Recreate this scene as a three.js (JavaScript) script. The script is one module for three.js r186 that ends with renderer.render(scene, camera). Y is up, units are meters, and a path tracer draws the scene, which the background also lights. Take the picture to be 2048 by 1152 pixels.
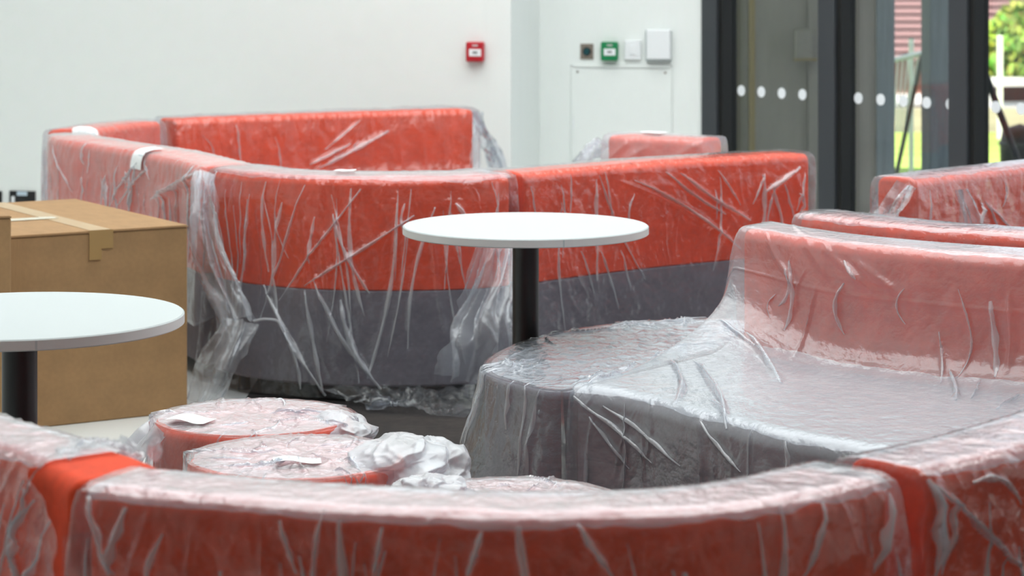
import * as THREE from 'three';
import { RoundedBoxGeometry } from 'three/addons/geometries/RoundedBoxGeometry.js';
import { mergeGeometries } from 'three/addons/utils/BufferGeometryUtils.js';
import { ImprovedNoise } from 'three/addons/math/ImprovedNoise.js';
import { RectAreaLightUniformsLib } from 'three/addons/lights/RectAreaLightUniformsLib.js';
RectAreaLightUniformsLib.init();

// ---------------------------------------------------------------- camera, sky, sun, area lights, exposure
const F = 4835, EYE = 1.505, YH = -90;                       // focal length in px, eye height, row of the horizon
const scene = new THREE.Scene();
const camera = new THREE.PerspectiveCamera(2 * Math.atan(1242 / F) * 180 / Math.PI, 2048 / 2484, 0.1, 400);
camera.position.set(0, EYE, 0);
camera.lookAt(0, EYE, -10);
camera.setViewOffset(2048, 2484, 0, 1332, 2048, 1152);       // level camera, lens shifted down
camera.focus = 5.7; camera.userData.fStop = 4.7;
scene.background = new THREE.Color(0.78, 0.87, 1.0); scene.backgroundIntensity = 1.5;
const renderer = new THREE.WebGLRenderer({ antialias: true });
renderer.toneMapping = THREE.LinearToneMapping;
renderer.toneMappingExposure = 1.28;
renderer.shadowMap.enabled = true;
const sun = new THREE.DirectionalLight(0xfff1dc, 14);
sun.position.set(-16, 34, -4); sun.target.position.set(8, 0, -26);
sun.castShadow = true; sun.shadow.mapSize.set(2048, 2048);
Object.assign(sun.shadow.camera, { left: -40, right: 40, top: 40, bottom: -40, near: 1, far: 140 });
scene.add(sun, sun.target);
function area(name, w, h, intensity, color, at, look) {
  const l = new THREE.RectAreaLight(color, intensity, w, h); l.name = name;
  l.position.set(...at); l.lookAt(...look); scene.add(l);
}
area('rooflight_daylight', 6.4, 7.8, 1.9, 0xf1f8fa, [0.2, 5.04, -7.8], [0.2, 0, -7.8]);
area('glazing_daylight', 3.6, 3.2, 0.8, 0xf4f8fc, [3.95, 1.75, -8.85], [0, 1.2, -5.8]);

// ---------------------------------------------------------------- small helpers
let seed = 7;
function rnd() { seed = (seed * 1664525 + 1013904223) >>> 0; return seed / 4294967296; }
const rr = (a, b) => a + (b - a) * rnd();
const lerp = (a, b, t) => a + (b - a) * t, clamp = (x, a, b) => Math.min(b, Math.max(a, x));
const smooth = (a, b, x) => { const t = clamp((x - a) / (b - a), 0, 1); return t * t * (3 - 2 * t); };
const perlin = new ImprovedNoise();
const n3 = (x, y, z) => perlin.noise(x + 31.7, y + 17.3, z + 53.1);
const billow = (x, y, z) => Math.abs(n3(x, y, z)) + 0.5 * Math.abs(n3(2.1 * x + 5, 2.1 * y, 2.1 * z)) + 0.28 * Math.abs(n3(4.3 * x, 4.3 * y + 9, 4.3 * z));
const P3 = (X, d, H) => new THREE.Vector3(X, H, -d);
const toPx = (p) => [1024 + F * p[0] / -p[2], YH + F * (EYE - p[1]) / -p[2]];
const used = {};
function numbered(n) { const k = used[n] = (used[n] ?? -1) + 1; return k ? n + '_' + String(k).padStart(3, '0') : n; }
function tag(o, label, category, group) { o.userData.label = label; o.userData.category = category; if (group) o.userData.group = group; return o; }
function thing(name, label, category, at = [0, 0, 0], turn = 0, group) {
  const g = new THREE.Group(); g.name = numbered(name); g.position.set(...at); g.rotation.y = turn; scene.add(g);
  return tag(g, label, category, group);
}
function part(name, geo, mat, parent, extra) {
  const m = new THREE.Mesh(geo, mat); m.name = name; m.castShadow = m.receiveShadow = true; parent.add(m);
  if (extra) m.userData.label = extra; return m;
}
function struct(name, geo, mat, at = [0, 0, 0], turn = 0) {
  const m = part(name, geo, mat, scene); m.position.set(...at); m.rotation.y = turn; m.userData.kind = 'structure'; return m;
}
function box(w, h, d, x = 0, y = 0, z = 0, r = 0) {
  const g = r ? new RoundedBoxGeometry(w, h, d, 2, r) : new THREE.BoxGeometry(w, h, d); g.translate(x, y, z); return g;
}

// ---------------------------------------------------------------- textures and materials
function hash2(i, j, s) { let h = (i * 374761393 + j * 668265263 + s * 1442695041) | 0; h = Math.imul(h ^ (h >>> 13), 1274126177); return ((h ^ (h >>> 16)) >>> 0) / 4294967296; }
function pnoise(x, y, p, s) {                                  // tiling gradient noise
  const i = Math.floor(x), j = Math.floor(y), fx = x - i, fy = y - j, m = (a) => ((a % p) + p) % p;
  const g = (a, b) => { const t = hash2(m(i + a), m(j + b), s) * 6.2832; return Math.cos(t) * (fx - a) + Math.sin(t) * (fy - b); };
  const u = fx * fx * fx * (fx * (fx * 6 - 15) + 10), v = fy * fy * fy * (fy * (fy * 6 - 15) + 10);
  return lerp(lerp(g(0, 0), g(1, 0), u), lerp(g(0, 1), g(1, 1), u), v);
}
function tex(n, fn, srgb, repeat) {
  const d = new Uint8Array(n * n * 4);
  for (let j = 0; j < n; j++) for (let i = 0; i < n; i++) {
    const c = fn(i / n, j / n), k = (j * n + i) * 4;
    for (let q = 0; q < 3; q++) d[k + q] = clamp(Math.round(255 * (Array.isArray(c) ? c[q] : c)), 0, 255); d[k + 3] = 255;
  }
  const t = new THREE.DataTexture(d, n, n); t.wrapS = t.wrapT = THREE.RepeatWrapping; t.magFilter = THREE.LinearFilter; t.minFilter = THREE.LinearMipmapLinearFilter;
  t.generateMipmaps = true; if (srgb) t.colorSpace = THREE.SRGBColorSpace; t.repeat.set(repeat, repeat); t.needsUpdate = true; return t;
}
const crinkle = tex(1024, (u, v) => {
  const wu = u + 0.02 * pnoise(u * 5, v * 5, 5, 91), wv = v + 0.02 * pnoise(u * 5, v * 5, 5, 92);
  let h = 0, a = 1; for (const [f, s] of [[5, 1], [9, 2], [17, 3], [33, 4], [64, 5]]) { h += a * Math.abs(pnoise(wu * f, wv * f, f, s)); a *= 0.6; }
  return clamp(h / 0.85, 0, 1);
}, false, 1 / 0.5);
const weave = tex(512, (u, v) => {
  const a = Math.sin(u * 6.2832 * 64) * Math.sin(v * 6.2832 * 64);
  return clamp(0.5 + 0.25 * a + 0.5 * pnoise(u * 90, v * 90, 90, 11), 0, 1);
}, false, 1 / 0.12);
const mottle = (base, amp, s, rep) => tex(512, (u, v) => {
  const k = 1 + amp * (pnoise(u * 6, v * 6, 6, s) + 0.8 * pnoise(u * 24, v * 24, 24, s + 1) + 0.8 * pnoise(u * 120, v * 120, 120, s + 2));
  return base.map((c) => clamp(c * k, 0, 1));
}, true, rep);
const std = (o) => new THREE.MeshStandardMaterial(o);
const M = {
  orange: std({ map: mottle([0.95, 0.30, 0.135], 0.07, 21, 1 / 0.4), roughness: 0.85, bumpMap: weave, bumpScale: 0.0004 }),
  grey: std({ map: mottle([0.485, 0.46, 0.485], 0.07, 31, 1 / 0.4), roughness: 0.9, bumpMap: weave, bumpScale: 0.0004 }),
  foot: std({ color: 0x1b1b1d, roughness: 0.5 }),
  white: std({ color: 0xbdc4c4, roughness: 0.6 }),
  whiteEdge: std({ color: 0xd6d6d4, roughness: 0.45 }),
  black: std({ color: 0x0b0b0e, roughness: 0.42 }),
  wall: std({ map: mottle([0.925, 0.942, 0.932], 0.006, 41, 1 / 1.5), roughness: 0.9 }),
  wallRear: std({ color: 0x8a8c8d, roughness: 0.9 }),
  ceiling: std({ color: 0xf0f1f0, roughness: 0.95 }),
  floor: std({ map: mottle([0.80, 0.805, 0.79], 0.03, 51, 1 / 1.2), roughness: 0.42 }),
  carpet: std({ map: mottle([0.17, 0.15, 0.14], 0.3, 61, 1 / 0.5), roughness: 1, bumpMap: weave, bumpScale: 0.001 }),
  kraft: std({ map: mottle([0.625, 0.49, 0.34], 0.05, 71, 1 / 0.6), roughness: 0.85 }),
  kraftEdge: std({ map: mottle([0.60, 0.47, 0.33], 0.12, 75, 1 / 0.1), roughness: 0.95 }),
  tape: std({ color: 0xa8885a, roughness: 0.25 }),
  tapeLid: std({ color: 0xb79a70, roughness: 0.3 }),
  tapePale: std({ color: 0xd5cdb8, roughness: 0.25 }),
  red: std({ color: 0xb81f2c, roughness: 0.35 }), green: std({ color: 0x06824d, roughness: 0.35 }),
  plastic: std({ color: 0xedf0f2, roughness: 0.4 }), steel: std({ color: 0x8d847a, metalness: 0.55, roughness: 0.5 }),
  teal: std({ color: 0x0f4a50, roughness: 0.4 }), dark: std({ color: 0x16181b, roughness: 0.5 }),
  frame: std({ color: 0x35383d, roughness: 0.5 }), frameSeal: std({ color: 0x08090a, roughness: 0.7 }),
  dot: std({ color: 0xeef1f5, roughness: 0.6 }),
  concrete: std({ map: mottle([0.50, 0.54, 0.57], 0.12, 81, 1 / 1.2), roughness: 0.9 }),
  panel: std({ map: mottle([0.60, 0.575, 0.555], 0.04, 84, 1), roughness: 0.8 }),
  timber: std({ color: 0x9b8656, roughness: 0.7 }),
  grass: std({ map: mottle([0.62, 0.74, 0.36], 0.25, 87, 1 / 3), roughness: 1 }),
  paving: std({ map: mottle([0.66, 0.64, 0.60], 0.1, 88, 1 / 2), roughness: 0.95 }),
  brick: std({ map: mottle([0.60, 0.43, 0.40], 0.1, 89, 1 / 2), roughness: 0.95 }),
  roof: std({ map: mottle([0.62, 0.51, 0.53], 0.1, 93, 1 / 2), roughness: 0.95 }),
  leaf: std({ color: 0x86a24e, roughness: 0.9 }), bark: std({ color: 0x5a4a3a, roughness: 1 }),
  rail: std({ color: 0xe6ebee, roughness: 0.4 }), carWhite: std({ color: 0xf2f3f5, roughness: 0.25 }),
};
function film(haze, rough = 0.24) {
  return new THREE.MeshPhysicalMaterial({ color: 0xf1f4f8, transmission: 1 - haze, thickness: 0, roughness: rough, ior: 1.62, bumpMap: crinkle, bumpScale: 0.005, side: THREE.DoubleSide });
}
const FILM = { clear: film(0.022, 0.15), mid: film(0.07, 0.18), hazy: film(0.175, 0.24), white: film(0.11, 0.22), grazeHaze: film(0.235, 0.36), thin: film(0.14, 0.3), loose: film(0.40, 0.3), glintPleat: film(0.27, 0.14) };  // top sheets and pleats: haze added to imitate grazing glare and glints
FILM.loose.bumpScale = 0.0015; FILM.hazy.bumpScale = 0.0035;
FILM.grazeHaze.bumpScale = 0.004;
const glass = new THREE.MeshPhysicalMaterial({ color: 0xe6e7e6, transmission: 1, thickness: 0, roughness: 0.02, ior: 1.5 });
const opal = new THREE.MeshPhysicalMaterial({ color: 0xf4f6f8, transmission: 0.55, thickness: 0, roughness: 1 });
function labelTexture(s) {
  const c = document.createElement('canvas'); c.width = 256; c.height = 160; const x = c.getContext('2d');
  x.fillStyle = '#f4f6f7'; x.fillRect(0, 0, 256, 160); x.fillStyle = '#a9b4bd';
  for (let r = 0; r < 6; r++) { let p = 14; while (p < 200 - r * 18) { const w = 5 + 16 * hash2(r, p, s); x.fillRect(p, 14 + r * 17, w, 5); p += w + 6; } }
  const t = new THREE.CanvasTexture(c); t.colorSpace = THREE.SRGBColorSpace; return t;
}
M.paper = std({ map: labelTexture(3), roughness: 0.8, side: THREE.DoubleSide });

// ---------------------------------------------------------------- plan curves, sweeps
function curve(pts) {                                          // plan points [X, d] -> position and tangent by length
  const c = new THREE.CatmullRomCurve3(pts.map(([x, d]) => new THREE.Vector3(x, 0, d)), false, 'centripetal');
  const N = 120, xs = [], ls = [0]; for (let i = 0; i <= N; i++) xs.push(c.getPoint(i / N));
  for (let i = 1; i <= N; i++) ls.push(ls[i - 1] + xs[i].distanceTo(xs[i - 1]));
  const L = ls[N];
  const at = (s) => {
    const q = clamp(s, 0, L); let i = 1; while (i < N && ls[i] < q) i++;
    const t = (q - ls[i - 1]) / (ls[i] - ls[i - 1] || 1), a = xs[i - 1], b = xs[i], tx = (b.x - a.x), td = (b.z - a.z), k = 1 / Math.hypot(tx, td);
    const e = s - q; return { x: lerp(a.x, b.x, t) + e * tx * k, d: lerp(a.z, b.z, t) + e * td * k, tx: tx * k, td: td * k };
  };
  return { at, L };
}
function grid(nu, nv, fn, flip, closedU) {                     // fn(i, j) -> [x, y, z, u, v]
  const pos = new Float32Array(nu * nv * 3), uv = new Float32Array(nu * nv * 2), idx = [];
  for (let i = 0; i < nu; i++) for (let j = 0; j < nv; j++) { const q = fn(i, j), k = i * nv + j; pos.set([q[0], q[1], q[2]], k * 3); uv.set([q[3], q[4]], k * 2); }
  const last = closedU ? nu : nu - 1;
  for (let i = 0; i < last; i++) for (let j = 0; j < nv - 1; j++) {
    const a = i * nv + j, b = ((i + 1) % nu) * nv + j;
    if (flip) idx.push(a, a + 1, b, b, a + 1, b + 1); else idx.push(a, b, a + 1, b, b + 1, a + 1);
  }
  const g = new THREE.BufferGeometry(); g.setAttribute('position', new THREE.BufferAttribute(pos, 3)); g.setAttribute('uv', new THREE.BufferAttribute(uv, 2)); g.setIndex(idx);
  g.computeVertexNormals(); return g;
}
function roundedPoly(pts) {                                    // counter-clockwise [n, y, radius] -> [n, y, nx, ny]
  const out = [], k = pts.length;
  pts.forEach(([x, y, r], i) => {
    const p = pts[(i + k - 1) % k], q = pts[(i + 1) % k];
    let ax = x - p[0], ay = y - p[1], bx = q[0] - x, by = q[1] - y; const la = Math.hypot(ax, ay), lb = Math.hypot(bx, by); ax /= la; ay /= la; bx /= lb; by /= lb;
    const a0 = Math.atan2(-ax, ay), turn = Math.atan2(ax * by - ay * bx, ax * bx + ay * by), cut = Math.abs(r * Math.tan(turn / 2));
    const sx = x - ax * cut, sy = y - ay * cut, cx = sx - Math.cos(a0) * r * Math.sign(turn), cy = sy - Math.sin(a0) * r * Math.sign(turn);
    for (let m = 0; m <= 5; m++) { const t = a0 + turn * m / 5; out.push([cx + Math.cos(t) * r * Math.sign(turn), cy + Math.sin(t) * r * Math.sign(turn), Math.cos(t), Math.sin(t)]); }
  });
  return out;
}
function sweep(at, s0, s1, prof, ns, er = 0.015) {             // at(s) -> {x, d, nx, nd, tx, td}: closed profile swept with rounded ends
  const S = [];
  for (let m = 0; m <= 4; m++) { const a = m / 4 * Math.PI / 2; S.push([s0 + er * (1 - Math.cos(a)), er * (1 - Math.sin(a)), -Math.cos(a)]); }
  for (let m = 1; m < ns; m++) S.push([lerp(s0 + er, s1 - er, m / ns), 0, 0]);
  for (let m = 0; m <= 4; m++) { const a = m / 4 * Math.PI / 2; S.push([s1 - er * (1 - Math.sin(a)), er * (1 - Math.cos(a)), Math.sin(a)]); }
  const np = prof.length, pos = [], nor = [], uv = [], idx = []; let len = [0];
  for (let j = 1; j <= np; j++) len.push(len[j - 1] + Math.hypot(prof[j % np][0] - prof[j - 1][0], prof[j % np][1] - prof[j - 1][1]));
  S.forEach(([s, inset, along]) => {
    const c = at(s); for (let j = 0; j <= np; j++) {
      const [pn, py, mx, my] = prof[j % np], n = pn - mx * inset, y = py - my * inset, w = Math.sqrt(1 - along * along);
      pos.push(c.x + c.nx * n, y, -(c.d + c.nd * n));
      const v = new THREE.Vector3(c.nx * mx * w + c.tx * along, my * w, -(c.nd * mx * w + c.td * along)).normalize(); nor.push(v.x, v.y, v.z);
      uv.push(s, len[j]);
    }
  });
  const w = np + 1; for (let i = 0; i < S.length - 1; i++) for (let j = 0; j < np; j++) { const a = i * w + j, b = a + w; idx.push(a, a + 1, b, b, a + 1, b + 1); }
  for (const [i, dir] of [[0, -1], [S.length - 1, 1]]) {
    const [s, inset] = S[i], c = at(s), base = pos.length / 3, flat = prof.map(([n, y, mx, my]) => new THREE.Vector2(n - mx * inset, y - my * inset));
    flat.forEach((p) => { pos.push(c.x + c.nx * p.x, p.y, -(c.d + c.nd * p.x)); nor.push(c.tx * dir, 0, -c.td * dir); uv.push(p.x, p.y); });
    THREE.ShapeUtils.triangulateShape(flat, []).forEach(([a, b, d]) => idx.push(base + a, base + b, base + d));
  }
  const va = (k) => new THREE.Vector3(pos[3 * k], pos[3 * k + 1], pos[3 * k + 2]);
  for (let i = 0; i < idx.length; i += 3) {                   // faces point the way of their normals
    const [a, b, d] = [idx[i], idx[i + 1], idx[i + 2]], A = va(a), n = va(b).sub(A).cross(va(d).sub(A));
    if (n.x * (nor[3 * a] + nor[3 * b] + nor[3 * d]) + n.y * (nor[3 * a + 1] + nor[3 * b + 1] + nor[3 * d + 1]) + n.z * (nor[3 * a + 2] + nor[3 * b + 2] + nor[3 * d + 2]) < 0) { idx[i] = b; idx[i + 1] = a; }
  }
  const g = new THREE.BufferGeometry(); g.setAttribute('position', new THREE.Float32BufferAttribute(pos, 3)); g.setAttribute('normal', new THREE.Float32BufferAttribute(nor, 3)); g.setAttribute('uv', new THREE.Float32BufferAttribute(uv, 2)); g.setIndex(idx);
  return g;
}

// ---------------------------------------------------------------- plastic film
// A fold: a ridge in the sheet from (s0, t0) to (s1, t1), bowed sideways, w wide and h high; pleat folds carry a doubled layer of film, hazed to imitate highlight streaks
const peak = (x) => { const k = 1 - Math.abs(x); return k > 0 ? k * k * (1.6 - 0.6 * k) : 0; };
function foldAt(folds, s, t) {
  let h = 0;
  for (const f of folds) {
    if (s < f.lo || s > f.hi || t < f.tlo || t > f.thi) continue;
    const dx = f.s1 - f.s0, dy = f.t1 - f.t0, L2 = dx * dx + dy * dy; let k = ((s - f.s0) * dx + (t - f.t0) * dy) / L2; if (k < -0.02 || k > 1.02) continue; k = clamp(k, 0, 1);
    const L = Math.sqrt(L2), side = ((s - f.s0) * dy - (t - f.t0) * dx) / L - f.bow * Math.sin(k * Math.PI);
    const taper = Math.min(1, k * 6, (1 - k) * 3.2), w = f.w * (0.55 + 0.45 * k + 0.25 * Math.sin(k * 9 + f.s0 * 40));
    h += f.h * taper * peak(side / w);
  }
  return h;
}
function fold(s0, t0, s1, t1, w, h, bow = 0, glintPleat = false) {
  const m = w + Math.abs(bow) + 0.01;
  return { s0, t0, s1, t1, w, h, bow, glintPleat, lo: Math.min(s0, s1) - m, hi: Math.max(s0, s1) + m, tlo: Math.min(t0, t1) - m, thi: Math.max(t0, t1) + m };
}
function normalAt(surf, s, t) {
  const e = 0.004, a = surf(s, t), b = surf(s + e, t), c = surf(s, t + e);
  const n = new THREE.Vector3(b[0] - a[0], b[1] - a[1], b[2] - a[2]).cross(new THREE.Vector3(c[0] - a[0], c[1] - a[1], c[2] - a[2])).normalize(); return [a, n];
}
function pleats(surf, folds, sign) {                           // doubled film along pleated folds, its extra haze imitating glints
  const out = [];
  for (const f of folds) if (f.glintPleat) {
    const dx = f.s1 - f.s0, dy = f.t1 - f.t0, L = Math.hypot(dx, dy), N = Math.max(10, Math.round(L / 0.012)), ux = dy / L, uy = -dx / L, wv = 0.45 * (f.glintPleat === true ? f.w * 0.75 : f.glintPleat);
    out.push(grid(N + 1, 5, (i, j) => {
      const k = i / N, q = (j / 4 - 0.5) * 2 * wv * (0.25 + 0.75 * Math.sin(Math.PI * clamp(k, 0.04, 0.96)) ** 0.6) * (1 + 0.3 * Math.sin(k * 17 + f.s0 * 30)) + f.bow * Math.sin(k * Math.PI);
      const s = f.s0 + dx * k + ux * q, t = f.t0 + dy * k + uy * q, [p, n] = normalAt(surf, s, t), o = sign * (0.0012 + 0.0015 * Math.sin(j / 4 * Math.PI));
      return [p[0] + n.x * o, p[1] + n.y * o, p[2] + n.z * o, s, t];
    }));
  }
  return out;
}
const crumple = (s, t, f, z) => billow(s * f, t * f, z);

// ---------------------------------------------------------------- upholstered bench modules
// path: the seat-side foot of the back, in plan; front: matching line of the seat's front edge. n is measured from the back towards the seat
const HB = 0.757, HS = 0.43, HJ = 0.382;
function bench(o) {
  const { label, path, side = 1, T = 0.2, D = 0.6, front, H = HB, gap = 0.012 } = o;
  const c = curve(path), f = front && curve(front), L = c.L;
  const at = (s) => {
    const p = c.at(s); let nx = p.td * side, nd = -p.tx * side;
    if (f) { const q = f.at(s / L * f.L); nx = (q.x - p.x) / D; nd = (q.d - p.d) / D; }
    const k = o.outer ? T : 0; return { x: p.x + nx * k, d: p.d + nd * k, tx: p.tx, td: p.td, nx, nd };
  };
  const g = thing('curved_bench', label, 'bench', [0, 0, 0], 0, 'orange and grey bench modules under plastic');
  const ns = Math.max(14, Math.round(L / 0.05));
  const ccw = side > 0 || f ? (p) => p : (p) => p;
  part('backrest', sweep(at, gap, L - gap, roundedPoly(ccw([[-T, HJ, 0.006], [0, HJ, 0.006], [0, H, 0.028], [-T, H, 0.028]])), ns), M.orange, g, 'orange fabric backrest');
  part('back_base', sweep(at, gap, L - gap, roundedPoly([[-T, 0.06, 0.01], [0, 0.06, 0.01], [0, HJ, 0.006], [-T, HJ, 0.006]]), ns), M.grey, g, 'grey fabric lower back');
  part('seat', sweep(at, gap, L - gap, roundedPoly([[0.004, 0.06, 0.01], [D, 0.06, 0.01], [D, HS, 0.035], [0.004, HS, 0.02]]), ns), M.grey, g, 'grey fabric seat block');
  for (const s of [0.12, L - 0.12]) for (const n of [-T + 0.06, D - 0.08]) {
    const q = at(s), y = new THREE.CylinderGeometry(0.022, 0.022, 0.06, 14); y.translate(q.x + q.nx * n, 0.03, -(q.d + q.nd * n)); part('foot', y, M.foot, g);
  }
  if (!o.film) return { g, at, L };
  // film: open profile from the outer foot up over the back, down to the seat and over its front
  const fl = { mat: FILM.mid, step: 0.0045, rows: 190, hem: 0.02, from: -0.002, to: L + 0.002, tent: 0.05, sag: 0.010, crump: 0.006, cf: 9, count: 30, flare: 0.03, face: 'outer', hang: [0.05, 0.5], ...o.film };
  const R = 0.028, e = 0.004, pr = [];
  const add = (n, y) => pr.push([n, y]);
  add(-T - e - fl.flare, fl.hem); add(-T - e - fl.flare * 0.5, 0.2); add(-T - e, HJ + 0.1); add(-T - e, H - R);
  for (let m = 1; m <= 6; m++) { const a = Math.PI - m / 6 * Math.PI / 2; add(-T + R + (R + e) * Math.cos(a), H - R + (R + e) * Math.sin(a)); }
  for (let m = 0; m <= 6; m++) { const a = Math.PI / 2 - m / 6 * Math.PI / 2; add(-R + (R + e) * Math.cos(a), H - R + (R + e) * Math.sin(a)); }
  const q0 = [e, HS + 0.02 + fl.tent * 1.5], q1 = [fl.tent * 1.8 + 0.02, HS + e];
  for (let m = 0; m <= 6; m++) { const k = m / 6; add(lerp(lerp(q0[0], e + 0.004, k), lerp(e + 0.004, q1[0], k), k), lerp(lerp(q0[1], HS + 0.012, k), lerp(HS + 0.012, q1[1], k), k)); }
  for (let m = 0; m <= 6; m++) { const a = Math.PI / 2 - m / 6 * Math.PI / 2; add(D - 0.035 + (0.035 + e) * Math.cos(a), HS - 0.035 + (0.035 + e) * Math.sin(a)); }
  add(D + e + fl.flare * 0.5, 0.2); add(D + e + fl.flare, fl.hem);
  const tl = [0]; for (let i = 1; i < pr.length; i++) tl.push(tl[i - 1] + Math.hypot(pr[i][0] - pr[i - 1][0], pr[i][1] - pr[i - 1][1]));
  const TL = tl[tl.length - 1], tTop = tl[3], tIn = tl[16], tSeat = tl[22], tFront = tl[30];
  const nrm = pr.map((p, i) => { const a = pr[Math.max(0, i - 1)], b = pr[Math.min(pr.length - 1, i + 1)], x = b[0] - a[0], y = b[1] - a[1], l = Math.hypot(x, y); return [-y / l, x / l]; });
  const prof = (t) => { let i = 1; while (i < pr.length - 1 && tl[i] < t) i++; const k = clamp((t - tl[i - 1]) / (tl[i] - tl[i - 1]), -0.5, 1.5); return [lerp(pr[i - 1][0], pr[i][0], k), lerp(pr[i - 1][1], pr[i][1], k), lerp(nrm[i - 1][0], nrm[i][0], k), lerp(nrm[i - 1][1], nrm[i][1], k)]; };
  const folds = [], z = rr(0, 90);
  const tEdge = (t) => Math.min(1, 0.22 + Math.min(Math.abs(t - tTop - 0.02), Math.abs(t - tIn + 0.02), fl.face === 'seat' ? Math.abs(t - tFront) : 1) / 0.09);
  const s0 = fl.from, s1 = fl.to;
  const disp = (s, t) => {
    const en = tEdge(t);
    let v = 0.003 + fl.sag * en * (0.5 + n3(s * 3.1, t * 2.2, z)) * (0.5 + 0.5 * n3(s * 7, t * 4, z + 9) + 0.5) + en * fl.crump * crumple(s, t * 0.7, fl.cf, z) + 0.5 * fl.crump * (1 - Math.abs(n3(s * 22, t * 9, z + 4))) ** 3;
    v += (0.35 + 0.65 * en) * foldAt(folds, s, t); if (t > tTop + 0.03 && t < tIn - 0.03) v *= fl.topSlack ?? 0.4; if (fl.bulge) v += fl.bulge(s, t, { tTop, tIn, tSeat, tFront, TL, L }); return Math.max(0.003, v);
  };
  const cx = 0.0, cy = 0.3;
  const surf = (s, t) => {
    const q = clamp(s, s0, s1), c2 = at(q); let [n, y, a, b] = prof(t); let out = s - q;
    if (fl.endTent && s < fl.endTent) {                         // slack film spans the inner corner near this end
      const tA = tSeat - 0.30, tB = tSeat + 0.42, k = (t - tA) / (tB - tA);
      if (k > 0 && k < 1) { const w = (1 - smooth(-0.05, fl.endTent, s)) * 0.85, A = prof(tA), B = prof(tB), mx = lerp(e, 0.08, 1), my = HS + 0.06, q = 1 - k; n = lerp(n, q * q * A[0] + 2 * q * k * mx + k * k * B[0], w); y = lerp(y, q * q * A[1] + 2 * q * k * my + k * k * B[1], w); const bl = w * Math.sin(k * Math.PI); a = lerp(a, 0.6, bl); b = lerp(b, 0.75, bl); }
    }
    const v = disp(s, t); n += a * v; y += b * v;
    if (out) {                                                 // beyond the end: closes the bag towards the middle of the section
      const e2 = Math.min(1, Math.abs(out) / 0.4); n = lerp(n, cx, e2); y = lerp(y, cy, e2);
      out = Math.sign(out) * (0.004 + (fl.bag ?? 0.005) * Math.sin(Math.min(1, e2 * 2.5) * Math.PI) ** 0.7 + (fl.bag ? 0.025 : 0.01) * crumple(n * 2 + 7, y * 2, 4, z) * Math.min(1, e2 * 8));
    }
    return [c2.x + c2.nx * n + c2.tx * out, Math.max(0.014, y), -(c2.d + c2.nd * n + c2.td * out), s, t];
  };
  // folds: hand-placed in photograph pixels looked up on the face, and random hanging ones
  const tRange = fl.face === 'outer' ? [0, tTop + 0.18] : [tTop, TL];
  if (fl.px) {
    const pts = []; for (let i = 0; i <= 140; i++) for (let j = 0; j <= 110; j++) { const s = lerp(s0, s1, i / 140), t = lerp(...tRange, j / 110), q = toPx(surf(s, t)); pts.push([q[0], q[1], s, t]); }
    const near = (x, y) => { let b = null, bd = 1e9; for (const p of pts) { const dd = (p[0] - x) ** 2 + (p[1] - y) ** 2; if (dd < bd) { bd = dd; b = p; } } return b; };
    for (const [x0, y0, x1, y1, w, h, bow = 0, pl = true] of fl.px) { const a = near(x0, y0), b = near(x1, y1); folds.push(fold(a[2], a[3], b[2], b[3], w, h, bow, pl)); }
  }
  for (let i = 0; i < fl.count; i++) {
    const s = rr(s0 + 0.02, s1 - 0.02), outer = fl.face === 'outer' || rnd() < 0.25, lean = (rnd() < 0.75 ? rr(-0.13, 0.13) : rr(-0.4, 0.4)) + (fl.lean ?? 0), len = rr(...fl.hang), thin = rnd() < 0.6;
    const ta = outer ? tTop + rr(-0.12, 0.03) : fl.face === 'seat' && rnd() < 0.45 ? tIn + rr(-0.02, 0.2) : tFront + rr(-0.06, 0.04), dir = outer ? -1 : 1;
    folds.push(fold(s, ta, s + lean * len, clamp(ta + dir * len, 0.01, TL - 0.01), thin ? rr(0.005, 0.010) : rr(0.012, 0.024), thin ? rr(0.004, 0.009) : rr(0.006, 0.016), rr(-0.03, 0.03), rnd() < 0.5));
  }
  const nb = Math.round((s1 - s0) / fl.step), cap = 26, nt = fl.rows;
  // rows: dense where the photograph looks, sparse elsewhere
  const dens = (t) => (fl.face === 'outer' ? (t < tIn ? 1 : 0.16) : (t > tTop - 0.05 ? 1 : 0.12)), cum = [0];
  for (let i = 1; i <= 2000; i++) cum.push(cum[i - 1] + dens(TL * (i - 0.5) / 2000));
  const ts = []; { let i = 0; for (let j = 0; j < nt; j++) { const want = cum[2000] * j / (nt - 1); while (i < 2000 && cum[i] < want) i++; ts.push(TL * i / 2000); } }
  const ss = []; if (!fl.openStart) for (let i = cap; i > 0; i--) ss.push(s0 - 0.4 * (i / cap) ** 1.6); for (let i = 0; i <= nb; i++) ss.push(lerp(s0, s1, i / nb)); if (!fl.openEnd) for (let i = 1; i <= cap; i++) ss.push(s1 + 0.4 * (i / cap) ** 1.6);
  const ragged = (s, t) => { if (fl.openEnd && s > s1 - 0.2) { const k = (s - s1 + 0.2) / 0.2; return s - k * (0.13 * smooth(tTop - 0.05, tTop + 0.02, t) + 0.02 * Math.abs(n3(t * 14, 3, z)) + 0.03 * Math.abs(n3(t * 45, 7, z)) * smooth(tTop - 0.06, tTop, t)); } return s; };
  const c0 = at((s0 + s1) / 2), nn = normalAt(surf, (s0 + s1) / 2, tTop * 0.6)[1], sg = Math.sign(-c0.nx * nn.x + c0.nd * nn.z), mir = sg > 0;
  const sheet = grid(ss.length, ts.length, (i, j) => surf(ragged(ss[i], ts[j]), ts[j]), !mir);
  const pl = pleats(surf, folds, sg);
  const whole = mergeGeometries([sheet, ...(fl.extra ? fl.extra(surf, { tTop, tIn, L }) : [])]);
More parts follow.
